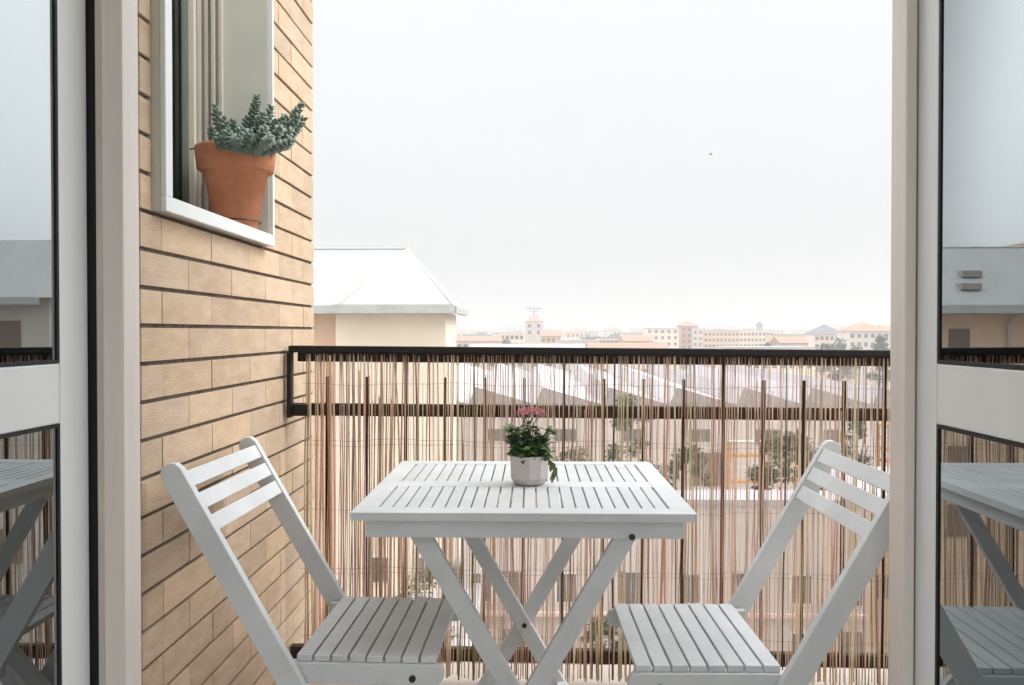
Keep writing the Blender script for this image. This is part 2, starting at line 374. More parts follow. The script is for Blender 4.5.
# ------------------------------------------------------------------ balcony railing
RY = 2.58; RT = -.42   # tilt in degrees
rl = thing('balcony_railing', 'black iron balcony railing with thin vertical bars behind the reeds', 'railing', (0, RY, 0)); rl.rotation_euler = (0, R(-RT)*-1*-1, 0)
rl.rotation_euler = (0, R(.42), 0)
def zpx(y, Y): return EYE-(y-HY)*Y/F
X0r, X1r = -.762, 2.6
m = MB(); m.box(X0r, X1r, -.045, .02, 1.032, 1.052); m.build('top_rail', 'iron', rl, bevel=.003)
m = MB(); m.box(X0r+.02, X1r, -.012, .012, 1.002, 1.0315); m.build('under_rail', 'bronze', rl, bevel=.002)
m = MB(); m.box(X0r, X1r, -.014, .014, .832, .870); m.build('middle_rail', 'bronze', rl, bevel=.002)
m = MB(); m.box(X0r, X1r, -.014, .014, .062, .102); m.build('bottom_rail', 'bronze', rl, bevel=.002)
m = MB(); m.box(X0r-.004, X0r+.010, -.047, -.0165, .828, 1.0315); m.box(X0r-.004, X0r+.060, -.04, -.0145, .833, .869); m.build('end_post', 'iron', rl, bevel=.002)
bx = (324-HX)/F*RY; k = 0
while bx < 2.5:
    top = .955 if k % 4 in (0, 1, 3) else 1.0015
    t = .0095 if k % 3 else .008
    for (za, zb) in ((.1025, .8315), (.8705, top)):
        m = MB(); m.box(bx-t/2, bx+t/2, -.006, .006, za, zb); m.build('baluster', 'bronze' if k % 2 else 'iron', rl)
    bx += .1244; k += 1

# ------------------------------------------------------------------ reed screen
rs = thing('reed_screen', 'dry reed privacy screen tied inside the balcony railing', 'screen', (0, 2.548, 0)); rs.rotation_euler = (0, R(.42), 0)
m = MB(); x = -.712
while x < 2.5:
    dens = 1.45 if x > -.4 else .85
    r = min(.0036, max(.0008, random.lognormvariate(math.log(.0015), .42)))*(1.3 if x < -.4 else 1)
    q = random.random()
    if q < .58: c = (rnd(.84, .93), rnd(.73, .82), rnd(.63, .73))
    elif q < .86: c = (rnd(.70, .82), rnd(.55, .64), rnd(.42, .52))
    elif q < .97: c = (rnd(.42, .56), rnd(.28, .38), rnd(.18, .26))
    else: c = (rnd(.16, .26), rnd(.10, .15), rnd(.06, .10))
    if q > .985: c = (.34, .36, .12)
    lx = random.gauss(0, .006); yo = rnd(-.008, .004); top = 1.028-max(0, random.gauss(0, .004))
    bot = .01+rnd(0, .02)
    if random.random() < .16: top = rnd(.86, .99)       # broken tips
    pts = []; k1_, k2_ = random.randint(1, 4), random.randint(5, 8)
    nseg = 9
    b1, b2 = random.gauss(0, .004), random.gauss(0, .0018)
    for i in range(nseg+1):
        t = i/nseg
        pts.append((x+lx*(t-.5)+b1*math.sin(math.pi*t)+b2*math.sin(2.6*math.pi*t+x*40), yo+.0015*math.sin(5*t+x*70), bot+(top-bot)*t))
    m.tube(pts, [r*(1.12-.35*i/nseg)*(1.22 if i in (k1_, k2_) else 1) for i in range(nseg+1)], 5, c, cap=True)
    x += r*2+abs(random.gauss(.0015, .0012))*dens
    if random.random() < .05: x += rnd(.002, .006)*dens
m.build('reeds', 'reed', rs, smooth=True)
for z in (.935, .76, .745, .545, .36, .345, .15):
    m = MB(); m.tube([(-.72+i*.08, -.008+.002*math.sin(i*2.1+z*9), z+.004*math.sin(i*.9+z*30)+.003*math.sin(i*2.3)) for i in range(42)], .0005, 4); m.build('binding_wire', 'wire', rs)

# ------------------------------------------------------------------ table
TX0, TX1, TY0, TY1, TZ = -.366, .334, 1.653, 2.322, .7345
tcx, tcy = (TX0+TX1)/2, (TY0+TY1)/2
tb = thing('folding_table', 'white slatted folding table with crossed legs on the balcony', 'table', (tcx, tcy, 0))
hw, hd = (TX1-TX0)/2, (TY1-TY0)/2
m = MB(); th = .017
m.box(-hw, hw, -hd, -hd+.052, TZ-th, TZ); m.box(-hw, hw, hd-.052, hd, TZ-th, TZ)
m.box(-hw, -hw+.046, -hd+.0525, hd-.0525, TZ-th, TZ); m.box(hw-.046, hw, -hd+.0525, hd-.0525, TZ-th, TZ)
cy0, cy1 = 1.942-tcy, 2.012-tcy
m.box(-hw+.0465, hw-.0465, cy0, cy1, TZ-th+.0005, TZ-.0004)
nsl = 22; w0 = -hw+.0490; pitch = (2*hw-.098)/nsl
for i in range(nsl):
    dz = rnd(-.0005, .0003)
    for ya, yb in ((-hd+.0527, cy0-.0003), (cy1+.0003, hd-.0527)):
        g_ = rnd(.90, 1.0); m.box(w0+i*pitch+.0018, w0+(i+1)*pitch-.0018, ya, yb, TZ-.013, TZ-.0006+dz, (g_, g_, g_*rnd(.985, 1)))
m.build('tabletop', 'wood', tb, bevel=.0012)
# apron rails
for (ya, yb) in ((-hd+.028, -hd+.048), (hd-.048, hd-.028)):
    m = MB(); m.box(-hw+.026, hw-.022, ya, yb, TZ-th-.0405, TZ-th-.0005); m.build('apron', 'wood', tb, bevel=.0015)
for (xa_, xb_) in ((-hw+.027, -hw+.046), (hw-.046, hw-.027)):
    m = MB(); m.box(xa_, xb_, -hd+.0485, hd-.0485, TZ-th-.038, TZ-th-.0005); m.build('apron', 'wood', tb, bevel=.0015)
# crossed legs: outer pair leans one way, inner pair the other
def leg_pts(side, sgn):
    return
zc, zt = .305, TZ-th-.006
sl = .585
def slant_leg(sgn, ya, yb, name='leg', w=.040, ztop=zt):
    xt = sgn*sl*(ztop-zc); xb_ = -sgn*sl*zc
    ang = math.atan2(xt-xb_, ztop); ca, sa = math.cos(ang), math.sin(ang); hw_ = w/2/ca
    pts = [(xb_-hw_, .0), (xb_+hw_, .0), (xt+hw_, ztop), (xt-hw_, ztop)]
    m = MB(); m.prism_xz([(a-.004, b) for a, b in pts], ya, yb); return m.build(name, 'wood', tb, bevel=.0015)
# near side: leg going down-right is behind, down-left in front; far side mirrored inside
slant_leg(1, -hd+.050, -hd+.070); slant_leg(-1, -hd+.072, -hd+.092)
slant_leg(-1, hd-.105, hd-.085); slant_leg(1, hd-.083, hd-.063)
for sgn, a, b, z in ((1, -hd+.07, hd-.083, .10), (-1, -hd+.092, hd-.105, .14)):
    xx = sgn*sl*(z-zc); m = MB(); m.box(xx-.011, xx+.011, a, b, z-.014, z+.014); m.build('stretcher', 'wood', tb, bevel=.0015)
for (xx, zz, yy) in (((632-HX)/F*1.681-tcx, zpx(537, 1.681), -hd+.0245), (-.004, zc, -hd+.0465), ((526-HX)/F*2.225-tcx-.004, zc, hd-.1085)):
    m = MB(); n = 16
    m.add([(xx+.0065*math.cos(2*math.pi*i/n), yy, zz+.0065*math.sin(2*math.pi*i/n)) for i in range(n)]+[(xx+.0065*math.cos(2*math.pi*i/n), yy+.0045, zz+.0065*math.sin(2*math.pi*i/n)) for i in range(n)],
          [tuple(range(n)), tuple(range(2*n-1, n-1, -1))]+[(i, i+n, (i+1) % n+n, (i+1) % n) for i in range(n)])
    m.build('bolt', 'steel', tb, bevel=.001)

# ------------------------------------------------------------------ folding chairs (local +x is the front of the seat)
def make_chair(label):
    c = thing('folding_chair', label, 'chair', (0, 0, 0), 0, 'white folding chairs at the table')
    SZ = .452; fx, rx = .146, -.140; HWD = .183
    # seat: slats running across plus side rails with rounded noses
    m = MB(); n = 8; p = (fx-rx)/n
    for i in range(n):
        x0 = rx+i*p+.0024; x1 = rx+(i+1)*p-.0024
        g_ = rnd(.90, 1.0); m.box(x0, x1, -HWD+.0005, HWD-.0005, SZ-.013, SZ-rnd(0, .0008), (g_, g_, g_))
    m.build('seat', 'wood', c, bevel=.0014)
    for s in (-1, 1):
        ya, yb = (s*HWD-.010, s*HWD+.010)
        pts = [(rx-.028, SZ-.0135), (fx-.006, SZ-.0135)]
        for k in range(1, 10):
            t = math.pi/2-k*math.pi/9.0*.98; pts.append((fx-.006+.020*math.cos(t), SZ-.0335+.020*math.sin(t)))
        pts += [(rx-.028, SZ-.0535)]
        m = MB(); m.prism_xz(pts, ya-s*.002, yb-s*.002); m.build('seat_rail', 'wood', c, bevel=.0015)
        m = MB(); k = 14; xx, zz = fx-.048, SZ-.040
        yy = yb if s > 0 else ya; yy += s*.0005-s*.002; y2 = yy+s*.004
        m.add([(xx+.0068*math.cos(2*math.pi*i/k), yy, zz+.0068*math.sin(2*math.pi*i/k)) for i in range(k)]+[(xx+.0068*math.cos(2*math.pi*i/k), y2, zz+.0068*math.sin(2*math.pi*i/k)) for i in range(k)],
              [tuple(range(k)), tuple(range(2*k-1, k-1, -1))]+[(i, i+k, (i+1) % k+k, (i+1) % k) for i in range(k)])
        m.build('bolt', 'steel', c)
    # long back legs: from the top of the back down through the seat to the front of the floor
    top = Vector((-.390, .836)); d = Vector((.575, -1)).normalized()     # (x,z)
    nrm = Vector((-d.y, d.x))                                            # to the front/up side
    W = .046; Lg = (top.y-.0)/-d.y
    for s in (-1, 1):
        a = s*(HWD+.021); ya, yb = a-.010, a+.010
        pts = [top+nrm*W/2+d*.02, top+nrm*W*.38+d*.006, top+nrm*W*.15, top-nrm*W*.2, top-nrm*W*.42+d*.010, top-nrm*W/2+d*.026]
        e = top+d*Lg
        pts += [Vector((e.x-W/2/-d.y, 0)), Vector((e.x+W/2/-d.y, 0))]
        m = MB(); m.prism_xz([(q.x, q.y) for q in pts], ya, yb); m.build('back_leg', 'wood', c, bevel=.002)
    # short front legs crossing inside
    for s in (-1, 1):
        a = s*(HWD-.022); m = MB()
        m.obox((.115, a, .425), (-.235, a, .012), .036, (1, 0, .8), .018); m.build('front_leg', 'wood', c, bevel=.0015)
    m = MB(); m.box(-.185, -.163, -HWD+.032, HWD-.032, .075, .105); m.build('stretcher', 'wood', c, bevel=.0015)
    # three back slats set into the front edge of the back legs
    for k in range(3):
        q0 = top+d*(.028+k*.0505)+nrm*(W/2-.010); q1 = q0+d*.034
        m = MB(); pts = [q0+nrm*.006, q0-nrm*.006, q1-nrm*.006, q1+nrm*.006]
        m.prism_xz([(q.x, q.y) for q in pts], -HWD-.0105, HWD+.0105); m.build('back_slat', 'wood', c, bevel=.0015)
    return c
ch = make_chair('white folding chair against the brick wall, left of the table')
ch.location = (-.328, 1.812, 0); ch.rotation_euler = (0, 0, R(-1.5))
c2 = copy_tree(ch); c2['label'] = 'white folding chair right of the table, partly hidden by the door frame'
c2.location = (.344, 1.780, 0); c2.rotation_euler = (0, 0, R(180+1.0))

# ------------------------------------------------------------------ pot plant on the table
px_, py_ = -.004, 1.975
pt = thing('potted_plant', 'small leafy plant with pink flower head in pale pot on the table', 'plant', (px_, py_, TZ))
m = MB(); n = 10
def ring(r, z, q=0): return [(r*math.cos(2*math.pi*(k+.5)/n), r*math.sin(2*math.pi*(k+.5)/n), z) for k in range(n)]
prof = [(.030, .0005), (.037, .003), (.0465, .018), (.0475, .070), (.0435, .071), (.042, .060)]
for r_, z_ in prof: m.v += ring(r_, z_)
for i in range(len(prof)-1):
    for k in range(n): m.f.append((i*n+k, i*n+(k+1) % n, (i+1)*n+(k+1) % n, (i+1)*n+k)); m.c.append(None)
m.f.append(tuple(range(n-1, -1, -1))); m.c.append(None)
pot = m.build('pot', 'cpot', pt, bevel=.0012)
m = MB(); m.lathe([(.0, .063), (.0415, .062)], (0, 0, 0), 20); m.build('soil', 'soil', pt)
rr = random.Random(11)
m = MB(); lf = MB(); lf2 = MB()
def spray(mb, tip, nl, ln, up=.5):
    tip = Vector(tip)
    for k in range(nl):
        a = rr.uniform(0, 6.28); e = rr.uniform(-.3, 1.0)
        d = Vector((math.cos(a), math.sin(a), e)); p = tip+Vector((rr.gauss(0, .004), rr.gauss(0, .004), rr.gauss(0, .006)))
        mb.leaf(p, d, Vector((rr.gauss(0, .5), rr.gauss(0, .5), 1)), ln*rr.uniform(.7, 1.15), ln*rr.uniform(.5, .72))
tips = [(-.052, .0, .128), (-.044, -.006, .116), (-.036, -.01, .105), (-.025, .012, .118), (-.012, -.014, .108), (-.008, .004, .134), (.004, -.008, .120), (.016, .01, .128), (.028, -.006, .112), (.038, .012, .104), (.044, -.002, .092), (-.028, -.024, .086), (.0, -.032, .084), (.020, -.026, .09), (.034, -.018, .08), (-.036, .01, .084), (-.014, .02, .10), (.012, .024, .10), (-.002, .0, .10), (.048, .006, .118), (-.04, -.02, .072), (.03, -.03, .070), (.045,-.01,.074), (-.012,-.036,.072)]
for i, t in enumerate(tips):
    b = Vector((t[0]*.35, t[1]*.35, .060)); mid = (b+Vector(t))/2+Vector((t[0]*.1, t[1]*.1, .008))
    m.tube([b, mid, t], [.0018, .0014, .001], 5)
    tgt = lf2 if i in (0, 1, 12) else lf
    spray(tgt, t, 13, .023)
    spray(lf, mid, 8, .021)
# trailing leaf over the right rim
for k in range(10):
    t = k/9; p = (.040+.018*math.sin(t*2.2), -.012, .072-.048*t)
    lf2.leaf(p, (rr.uniform(-.3, .6), rr.uniform(-.6, .2), -1), (rr.uniform(-.4, .4), -1, .2), .022, .013)
# flower stalks
for k in range(9):
    a = 2*math.pi*k/9; m.tube([(0, 0, .06), (.004*math.cos(a), .004*math.sin(a), .13), (.022*math.cos(a)+.003, .022*math.sin(a), .163)], .0009, 5)
m.build('stem', 'cleaf', pt); lf.build('foliage', 'cleaf', pt); lf2.build('foliage', 'cleaf2', pt, label='yellow-green leaves')
m = MB()
for k in range(420):
    a = rr.uniform(0, 6.28); r_ = .036*math.sqrt(rr.random()); z_ = .168+.012*(1-(r_/.036)**2)+rr.gauss(0, .002)
    m.leaf((.004+r_*math.cos(a), r_*math.sin(a), z_), (rr.gauss(0, 1), rr.gauss(0, 1), .8), (rr.gauss(0, .6), rr.gauss(0, .6), 1), .0058, .005)
m.build('flower_head', 'petal', pt)

# ------------------------------------------------------------------ terracotta pot on the window sill
pc = (-.805, 2.230, 1.3645)
pp = thing('terracotta_pot_plant', 'grey-green succulent in a terracotta pot on the window sill', 'plant', pc)
m = MB(); m.lathe([(0, .0), (.050, .0), (.053, .003), (.083, .168), (.094, .170), (.100, .174), (.1065, .228), (.105, .234), (.098, .235), (.094, .220), (.09, .206)], (0, 0, 0), 56)
m.build('pot', 'terra', pp, smooth=True)
for p in pp.children[0].data.polygons: p.use_smooth = True
m = MB(); m.lathe([(0, .214), (.0925, .208)], (0, 0, 0), 32); m.build('soil', 'soil', pp)
m = MB(); nn = 40
m.tube([(.066*math.cos(2*math.pi*k/nn), .066*math.sin(2*math.pi*k/nn), .036) for k in range(nn+1)], .0018, 6, cap=False)
m.build('wire_holder', 'steel', pp)
m = MB(); m.tube([(-.1, .045, .238), (-.108, 0, .238), (-.108, -.04, .226)], .0025, 6); m.build('hook', 'steel', pp)
m = MB(); st = MB()
def sedum(base, tip, n):
    base = Vector(base); tip = Vector(tip); ctrl = base.lerp(tip, .5)+Vector((0, 0, -.01))+Vector((tip.x-base.x, tip.y-base.y, 0))*.12
    pts = [(base*(1-t)**2+ctrl*2*t*(1-t)+tip*t*t) for t in [i/8 for i in range(9)]]
    st.tube(pts, [.003-.0015*i/8 for i in range(9)], 5)
    for i in range(n):
        t = .10+.90*(i/(n-1)); j = min(7, int(t*8)); p = pts[j].lerp(pts[min(8, j+1)], t*8-j)
        ax = (pts[min(8, j+1)]-pts[max(0, j-1)]).normalized()
        a = i*2.4; u = ax.orthogonal().normalized(); v = ax.cross(u)
        rad = (u*math.cos(a)+v*math.sin(a)); k = (1-t)*.5
        size = .018*(1.0 if t < .88 else 1-.3*(t-.88)/.12)*rr.uniform(.85, 1.15)
        m.leaf(p, rad*(1 if t < .93 else .5)+ax*(.15+.35*t), ax, size, size*.95, thick=size*.24)
st_tips = []
rr = random.Random(4)
def spx(x, y, Y): return ((x-HX)/F*Y-pc[0], Y-pc[1], EYE+(HY-y)/F*Y-pc[2])
for (x, y, Y) in ((214, 107, 2.22), (222, 118, 2.16), (209, 128, 2.18), (232, 121, 2.26), (240, 128, 2.12), (256, 96, 2.18), (253, 104, 2.23), (262, 113, 2.12), (270, 107, 2.2), (275, 121, 2.14), (284, 116, 2.2), (280, 128, 2.10), (301, 104, 2.18), (297, 116, 2.15), (290, 130, 2.13), (303, 118, 2.21), (264, 128, 2.08), (248, 132, 2.07), (226, 130, 2.08), (270, 137, 2.06), (290, 141, 2.09), (246, 118, 2.28), (236, 136, 2.06), (216, 136, 2.10), (296, 128, 2.2)):
    tp = Vector(spx(x, y, Y)); tp.x += .012*(0)
    b = Vector((max(-.07, min(.07, tp.x*.45)), max(-.07, min(.07, tp.y*.5)), .212))
    sedum(b, tp, int(14+(tp-b).length*250))
st.build('stem', 'sedum', pp); m.build('foliage', 'sedum', pp)

# ------------------------------------------------------------------ buildings
def window_parts(b, x0, y, z0, w_, h_, kind='winglass', frame=True):
    m = MB(); m.box(x0, x0+w_, y-.05, y+.02, z0, z0+h_)
    o = m.build('window', 'winwhite' if frame else kind, b)
    if frame:
        m = MB(); e = .07*w_; m.box(x0+e, x0+w_/2-e*.5, y-.053, y-.049, z0+e, z0+h_-e); m.box(x0+w_/2+e*.5, x0+w_-e, y-.053, y-.049, z0+e, z0+h_-e)
        m.build('pane', kind, o)
    return o
def house(name, label, cat, x0, x1, y0, y1, top, wall, roof='flat', roofmat='rooftile', rh=2.2, floors=3, cols=4, wsz=(1.0, 1.4), chim=0, floorh=3.1, frame=False, group=None, wmat='winglass', zlow=None, wstart=0):
    b = thing(name, label, cat, ((x0+x1)/2, (y0+y1)/2, GZ), 0, group)
    hw_, hd_ = (x1-x0)/2, (y1-y0)/2; H = top-GZ
    m = MB(); m.box(-hw_, hw_, -hd_, hd_, 0, H); m.build('wall', wall, b)
    m = MB(); e = .5
    if roof == 'flat':
        m.box(-hw_-.15, hw_+.15, -hd_-.15, hd_+.15, H+.003, H+.35)
    elif roof == 'gable':   # ridge along x
        m.add([(-hw_-e,-hd_-e,H+.01),(hw_+e,-hd_-e,H+.01),(hw_+e,hd_+e,H+.01),(-hw_-e,hd_+e,H+.01),(-hw_-e,0,H+rh),(hw_+e,0,H+rh)],
              [(0,1,5,4),(2,3,4,5),(0,4,3),(1,2,5),(3,2,1,0)])
    elif roof == 'hip':
        k = min(hw_, hd_)
        m.add([(-hw_-e,-hd_-e,H+.01),(hw_+e,-hd_-e,H+.01),(hw_+e,hd_+e,H+.01),(-hw_-e,hd_+e,H+.01),(-hw_+k,0,H+rh),(hw_-k+.01,0,H+rh)],
              [(0,1,5,4),(2,3,4,5),(3,0,4),(1,2,5),(3,2,1,0)])
    elif roof == 'cross':   # gable facing the viewer
        m.add([(-hw_-e,-hd_-e,H+.01),(hw_+e,-hd_-e,H+.01),(hw_+e,hd_+e,H+.01),(-hw_-e,hd_+e,H+.01),(0,-hd_-e,H+rh),(0,hd_+e,H+rh)],
              [(0,1,4),(2,3,5),(1,2,5,4),(3,0,4,5),(3,2,1,0)])
    rf = m.build('roof', roofmat, b)
    for k in range(chim):
        m = MB(); cx_ = -hw_*.5+k*hw_; m.box(cx_-.5, cx_+.5, .2, 1.2, H+.2, H+rh+1.0); m.build('chimney', 'brickred' if k % 2 else 'whitewall', rf)
    for f in range(floors):
        z = H-1.0-wsz[1]-f*floorh
        if z < .5: break
        for c in range(cols):
            xx = -hw_+(c+.5)*2*hw_/cols-wsz[0]/2
            window_parts(b, xx, -hd_, z, wsz[0], wsz[1], wmat, frame)
    return b
def far(label, p0, p1, yt, Y, wall, roof, rm, rh, fl, cols, cat='building', name='apartment_block', depth=None, wsz=(1.3, 1.5), chim=0):
    """a building between two picture columns, its eaves at picture row yt, at distance Y"""
    return house(name, label, cat, (p0-HX)/F*Y, (p1-HX)/F*Y, Y, Y+(depth or max(12, (p1-p0)/F*Y*.5)), EYE+(HY-yt)/F*Y, wall, roof, rm, rh, fl, cols, wsz, chim)

# the large hipped building close on the left -----------------------------------
Yh = 45.0; EZ = EYE+26/F*Yh
bh = thing('hipped_house', 'large cream building with pale hipped roof left of the skyline', 'building', (-20, Yh, GZ))
def lx(px, Y=Yh): return (px-HX)/F*Y+20
Hh = EZ-GZ
m = MB(); m.box(-28, lx(345), .4, 7.5, 0, Hh-.35); m.build('wall', 'peach', bh, label='long peach wall')
m = MB(); m.box(lx(336), 20-4.65, -.3, 6.0, 0, Hh-.36); m.build('wall', 'cream', bh, label='cream wall of the projecting end')
m = MB()
rx_ = lx(407, 48.6); rz = EYE+83/F*48.6-GZ
m.add([(-28.5, -.5, Hh), (lx(341), -.5, Hh), (rx_, 3.6, rz), (-28.5, 3.6, rz), (-28.5, 8, Hh), (15.6, 8, Hh)], [(0,1,2,3), (3,2,5,4)])
m.build('roof', 'roofpale', bh)
m = MB()
m.add([(lx(338, 44.3), -1.0, Hh+.03), (lx(453, 44.3), -1.0, Hh+.03), (rx_, 3.55, rz+.02), (15.7, 7, Hh+.03)], [(0,1,2), (1,3,2)])
m.build('roof', 'roofpale', bh, label='white triangular hip')
m = MB(); m.box(-28.5, lx(337), -.75, -.45, Hh-.42, Hh+.02); m.box(lx(337), lx(454, 44), -1.25, -.95, Hh-.42, Hh+.05); m.box(15.72, 16.0, -.9, 7, Hh-.40, Hh-.05)
m.box(-28.5, lx(337), -.45, .4, Hh-.44, Hh-.38); m.box(lx(337), lx(456, 44), -.95, -.3, Hh-.44, Hh-.38)
m.build('gutter', 'gutter', bh)
m = MB(); m.tube([(rx_, 3.6, rz), (rx_, 3.6, rz+.4)], .06, 6); m.build('roof_vent', 'alu', bh)
for x_ in (-22.0, -27.5, -33.5, -40, -16, -46):
    m = MB(); m.box(x_+20-.55, x_+20+.55, .33, .42, Hh-3.0, Hh-1.25); m.build('shutter', 'shutter', bh)
    for fl in (1, 2, 3):
        m = MB(); m.box(x_+20-.55, x_+20+.55, .33, .42, Hh-3.0-3.2*fl, Hh-1.25-3.2*fl); m.build('shutter', 'shutter', bh)
for px in (380, 425):
    for fl in (3, 4):
        window_parts(bh, lx(px)-.5, -.3, Hh-2.4-3.2*fl, 1.0, 1.5, 'winglass', True)
m = MB(); m.tube([(-4.6, -.6, Hh-.3), (-4.6, .25, Hh-.9), (-4.6, .3, 0)], .07, 8); m.build('downpipe', 'gutter', bh)
for x_, u_ in ((-3.2, 1.7), (-3.7, 3.0), (-9.5, 2.2)):
    t = u_/6.0; m = MB(); z_ = Hh+(rz-Hh)*t; m.box(x_, x_+1.1, -.5+4.1*t-.3, -.5+4.1*t+.3, z_-.1, z_+.25); m.build('skylight', 'shedgrey', bh)

house('gabled_house', 'peach gabled house behind the big hipped roof, seen in the door glass', 'building', -46, -28.5, 62, 76, 5.4, 'peach', 'cross', 'rooftile', 2.7, 4, 4)

m = MB(); m.tube([(-28.5, 3.6, rz+.03), (rx_, 3.6, rz+.03)], .05, 8); m.tube([(rx_, 3.6, rz+.03), (lx(453, 44.3), -1.0, Hh+.06)], .035, 6); m.tube([(rx_, 3.6, rz+.03), (lx(338, 44.3), -1.0, Hh+.06)], .035, 6); m.build('ridge_cap', 'gutter', bh)
# building to the right, mirrored in the left leaf
br = house('long_apartment_house', 'long pale building with grey roof, mirrored in the left door glass', 'building', 19.8, 64, 36, 43.5, 2.6, 'whitewall', 'gable', 'roofpale', 3.0, 5, 12, (1.1, 1.5), frame=False, wmat='shutter')
m = MB(); m.box(-22, 22, -4.5, -4.3, 20.3, 20.62); m.build('gutter', 'gutter', br)

# near low block in front, seen through the reeds
nb = house('low_apartment_block', 'pale flat-roofed block just beyond the railing, seen through the reeds', 'building', (462-HX)/F*46, (868-HX)/F*46, 46, 48.6, zpx(505, 46), 'whitewall', 'flat', 'rooflav', 1, 0, 0)
for f_, zz in enumerate((zpx(604, 46), zpx(662, 46))):
    for k, px in enumerate((481, 513, 566, 632, 690, 742, 800, 848)):
        window_parts(nb, (px-HX)/F*46-((462+868)/2-HX)/F*46-.6, -1.3, zz-GZ, 1.25, 1.75, 'winglass', k % 2 == 0)
m = MB(); m.box(-11.2, 11.2, -1.6, -1.303, 3.2, 3.42); m.build('cornice', 'palepink', nb)
house('garage_row', 'low pink annex beside the flat-roofed block at the left', 'building', -6.5, -3.2, 38, 60, zpx(640, 40), 'palepink', 'gable', 'rooflav', 1.2, 1, 2)
house('small_warehouse', 'small ochre warehouse behind the flat block, right part', 'building', 20, 33, 50, 62, -9.5, 'ochre', 'gable', 'rooflav', 1.5, 2, 4, (1.4, 1.4))

# long industrial shed with sawtooth roof
sh = thing('factory_shed', 'long factory shed with a sawtooth roof of pale bays', 'building', (0, 102, GZ))
x0s, x1s = (335-HX)/F*102, (935-HX)/F*102; zs = EYE-72/F*102-GZ
m = MB(); m.box(x0s, x1s, 0, 78, 0, zs); m.build('wall', 'whitewall', sh)
nb_ = 9; pw = (x1s-x0s)/nb_
for i in range(nb_):
    a = x0s+i*pw; m = MB()
    m.add([(a+.05, -.3, zs+.02), (a+pw-.05, -.3, zs+.02), (a+.9, -.3, zs+2.1), (a+.05, 78, zs+.02), (a+pw-.05, 78, zs+.02), (a+.9, 78, zs+2.1)],
          [(1,4,5,2), (0,2,5,3), (3,5,4)]); o = m.build('roof', 'roofwhite' if i % 2 else 'rooflav', sh)
    m = MB(); m.prism_xz([(a+.05, zs+.02), (a+pw-.05, zs+.02), (a+.9, zs+2.08)], -.34, -.31); m.build('gable_panel', 'shedgrey', o)
    window_parts(sh, a+pw*.3, 0, zs-4.6, 2.6, 1.5, 'winglass', False)
m = MB(); m.box(x0s+44, x0s+48, -.08, .0, 0, 4.2); m.build('door', 'shutter', sh)

# parallel low houses between shed and the town
far('long low warehouse with white roof behind the factory shed, left half', 470, 585, 356, 210, 'whitewall', 'gable', 'roofwhite', 3, 2, 8, name='warehouse')
far('long low warehouse with brown tiled roof behind the factory shed, centre', 590, 668, 354, 225, 'palepink', 'gable', 'rooftile', 3, 2, 8, name='warehouse')
far('wide cream depot behind the factory shed with a pale flat roof, right half', 725, 812, 348, 230, 'cream', 'flat', 'roofpale', 1, 2, 10, name='warehouse')
# town skyline, left to right
far('low pink building next to the hipped house on the skyline', 456, 500, 341, 260, 'palepink', 'gable', 'rooftile', 1.6, 2, 7)
far('green-grey block above the pink building on the skyline', 463, 492, 335, 420, 'greenwall', 'flat', 'roofpale', 1, 3, 6)
far('cream block with dark windows just left of the mast tower', 500, 524, 333, 330, 'cream', 'flat', 'palepink', 1, 4, 5)
tw = far('white tower block with brown top storey carrying a mast', 525, 543, 322, 380, 'whitewall', 'flat', 'brickred', 1, 2, 2, name='tower_block', depth=12)
m = MB(); H_ = EYE+(HY-322)/F*380-GZ
m.box(-2.6, 2.6, -3, 3, H_+.36, H_+3.0); m.build('top_storey', 'palepink', tw)
m = MB(); m.tube([(0, 0, H_+3), (0, 0, H_+7.5)], .25, 6); m.box(-3.6, 3.6, -.15, .15, H_+6.2, H_+6.5); m.box(-2.2, 2.2, -.15, .15, H_+5.0, H_+5.25)
for q in (-3.4, -1.8, 1.8, 3.4): m.box(q-.12, q+.12, -.12, .12, H_+5.6, H_+7.4)
m.build('mast', 'shedgrey', tw)
far('ochre house with tiled roof right beside the mast tower', 541, 561, 336, 350, 'ochre', 'gable', 'rooftile', 2.5, 2, 4, name='town_house')
far('pale low block in front of the distant green hill', 557, 600, 341, 300, 'whitewall', 'flat', 'roofwhite', 1, 2, 7)
far('small pale house with tiled roof under the green hill', 566, 584, 333, 520, 'cream', 'hip', 'rooftile', 2.5, 2, 4, name='town_house')
far('pink-grey row of flats in the middle of the skyline', 598, 618, 338, 340, 'palepink', 'flat', 'roofgrey', 1, 3, 5)
far('white block with wide flat roof left of the balconied flats', 622, 646, 333, 430, 'whitewall', 'flat', 'roofwhite', 1, 3, 6)
far('low brown-roofed house below the white skyline block', 624, 652, 341, 280, 'ochre', 'gable', 'rooftile', 2, 1, 5, name='town_house')
far('pale flats with grey windows left of the terracotta tower', 646, 678, 328, 410, 'cream', 'hip', 'roofpale', 2, 5, 5)
far('terracotta tower block, the reddest on the skyline', 680, 697, 326, 430, 'brickred', 'hip', 'rooftile', 3, 5, 3, name='tower_block')
far('white slab joined to the right of the terracotta tower', 692, 702, 329, 426, 'whitewall', 'flat', 'roofwhite', 1, 3, 2, depth=8)
far('peach apartment row with many balconies right of the terracotta tower', 703, 738, 331, 440, 'peach', 'flat', 'rooftile', 1, 5, 9)
far('cream apartment row with pale windows below the thin church tower', 738, 772, 331, 450, 'cream', 'flat', 'palepink', 1, 4, 9)
ct = far('thin grey church tower rising above the right skyline', 756, 761, 325, 620, 'shedgrey', 'hip', 'roofgrey', 3.0, 1, 1, name='church_tower', depth=4, wsz=(.8, 1.6))
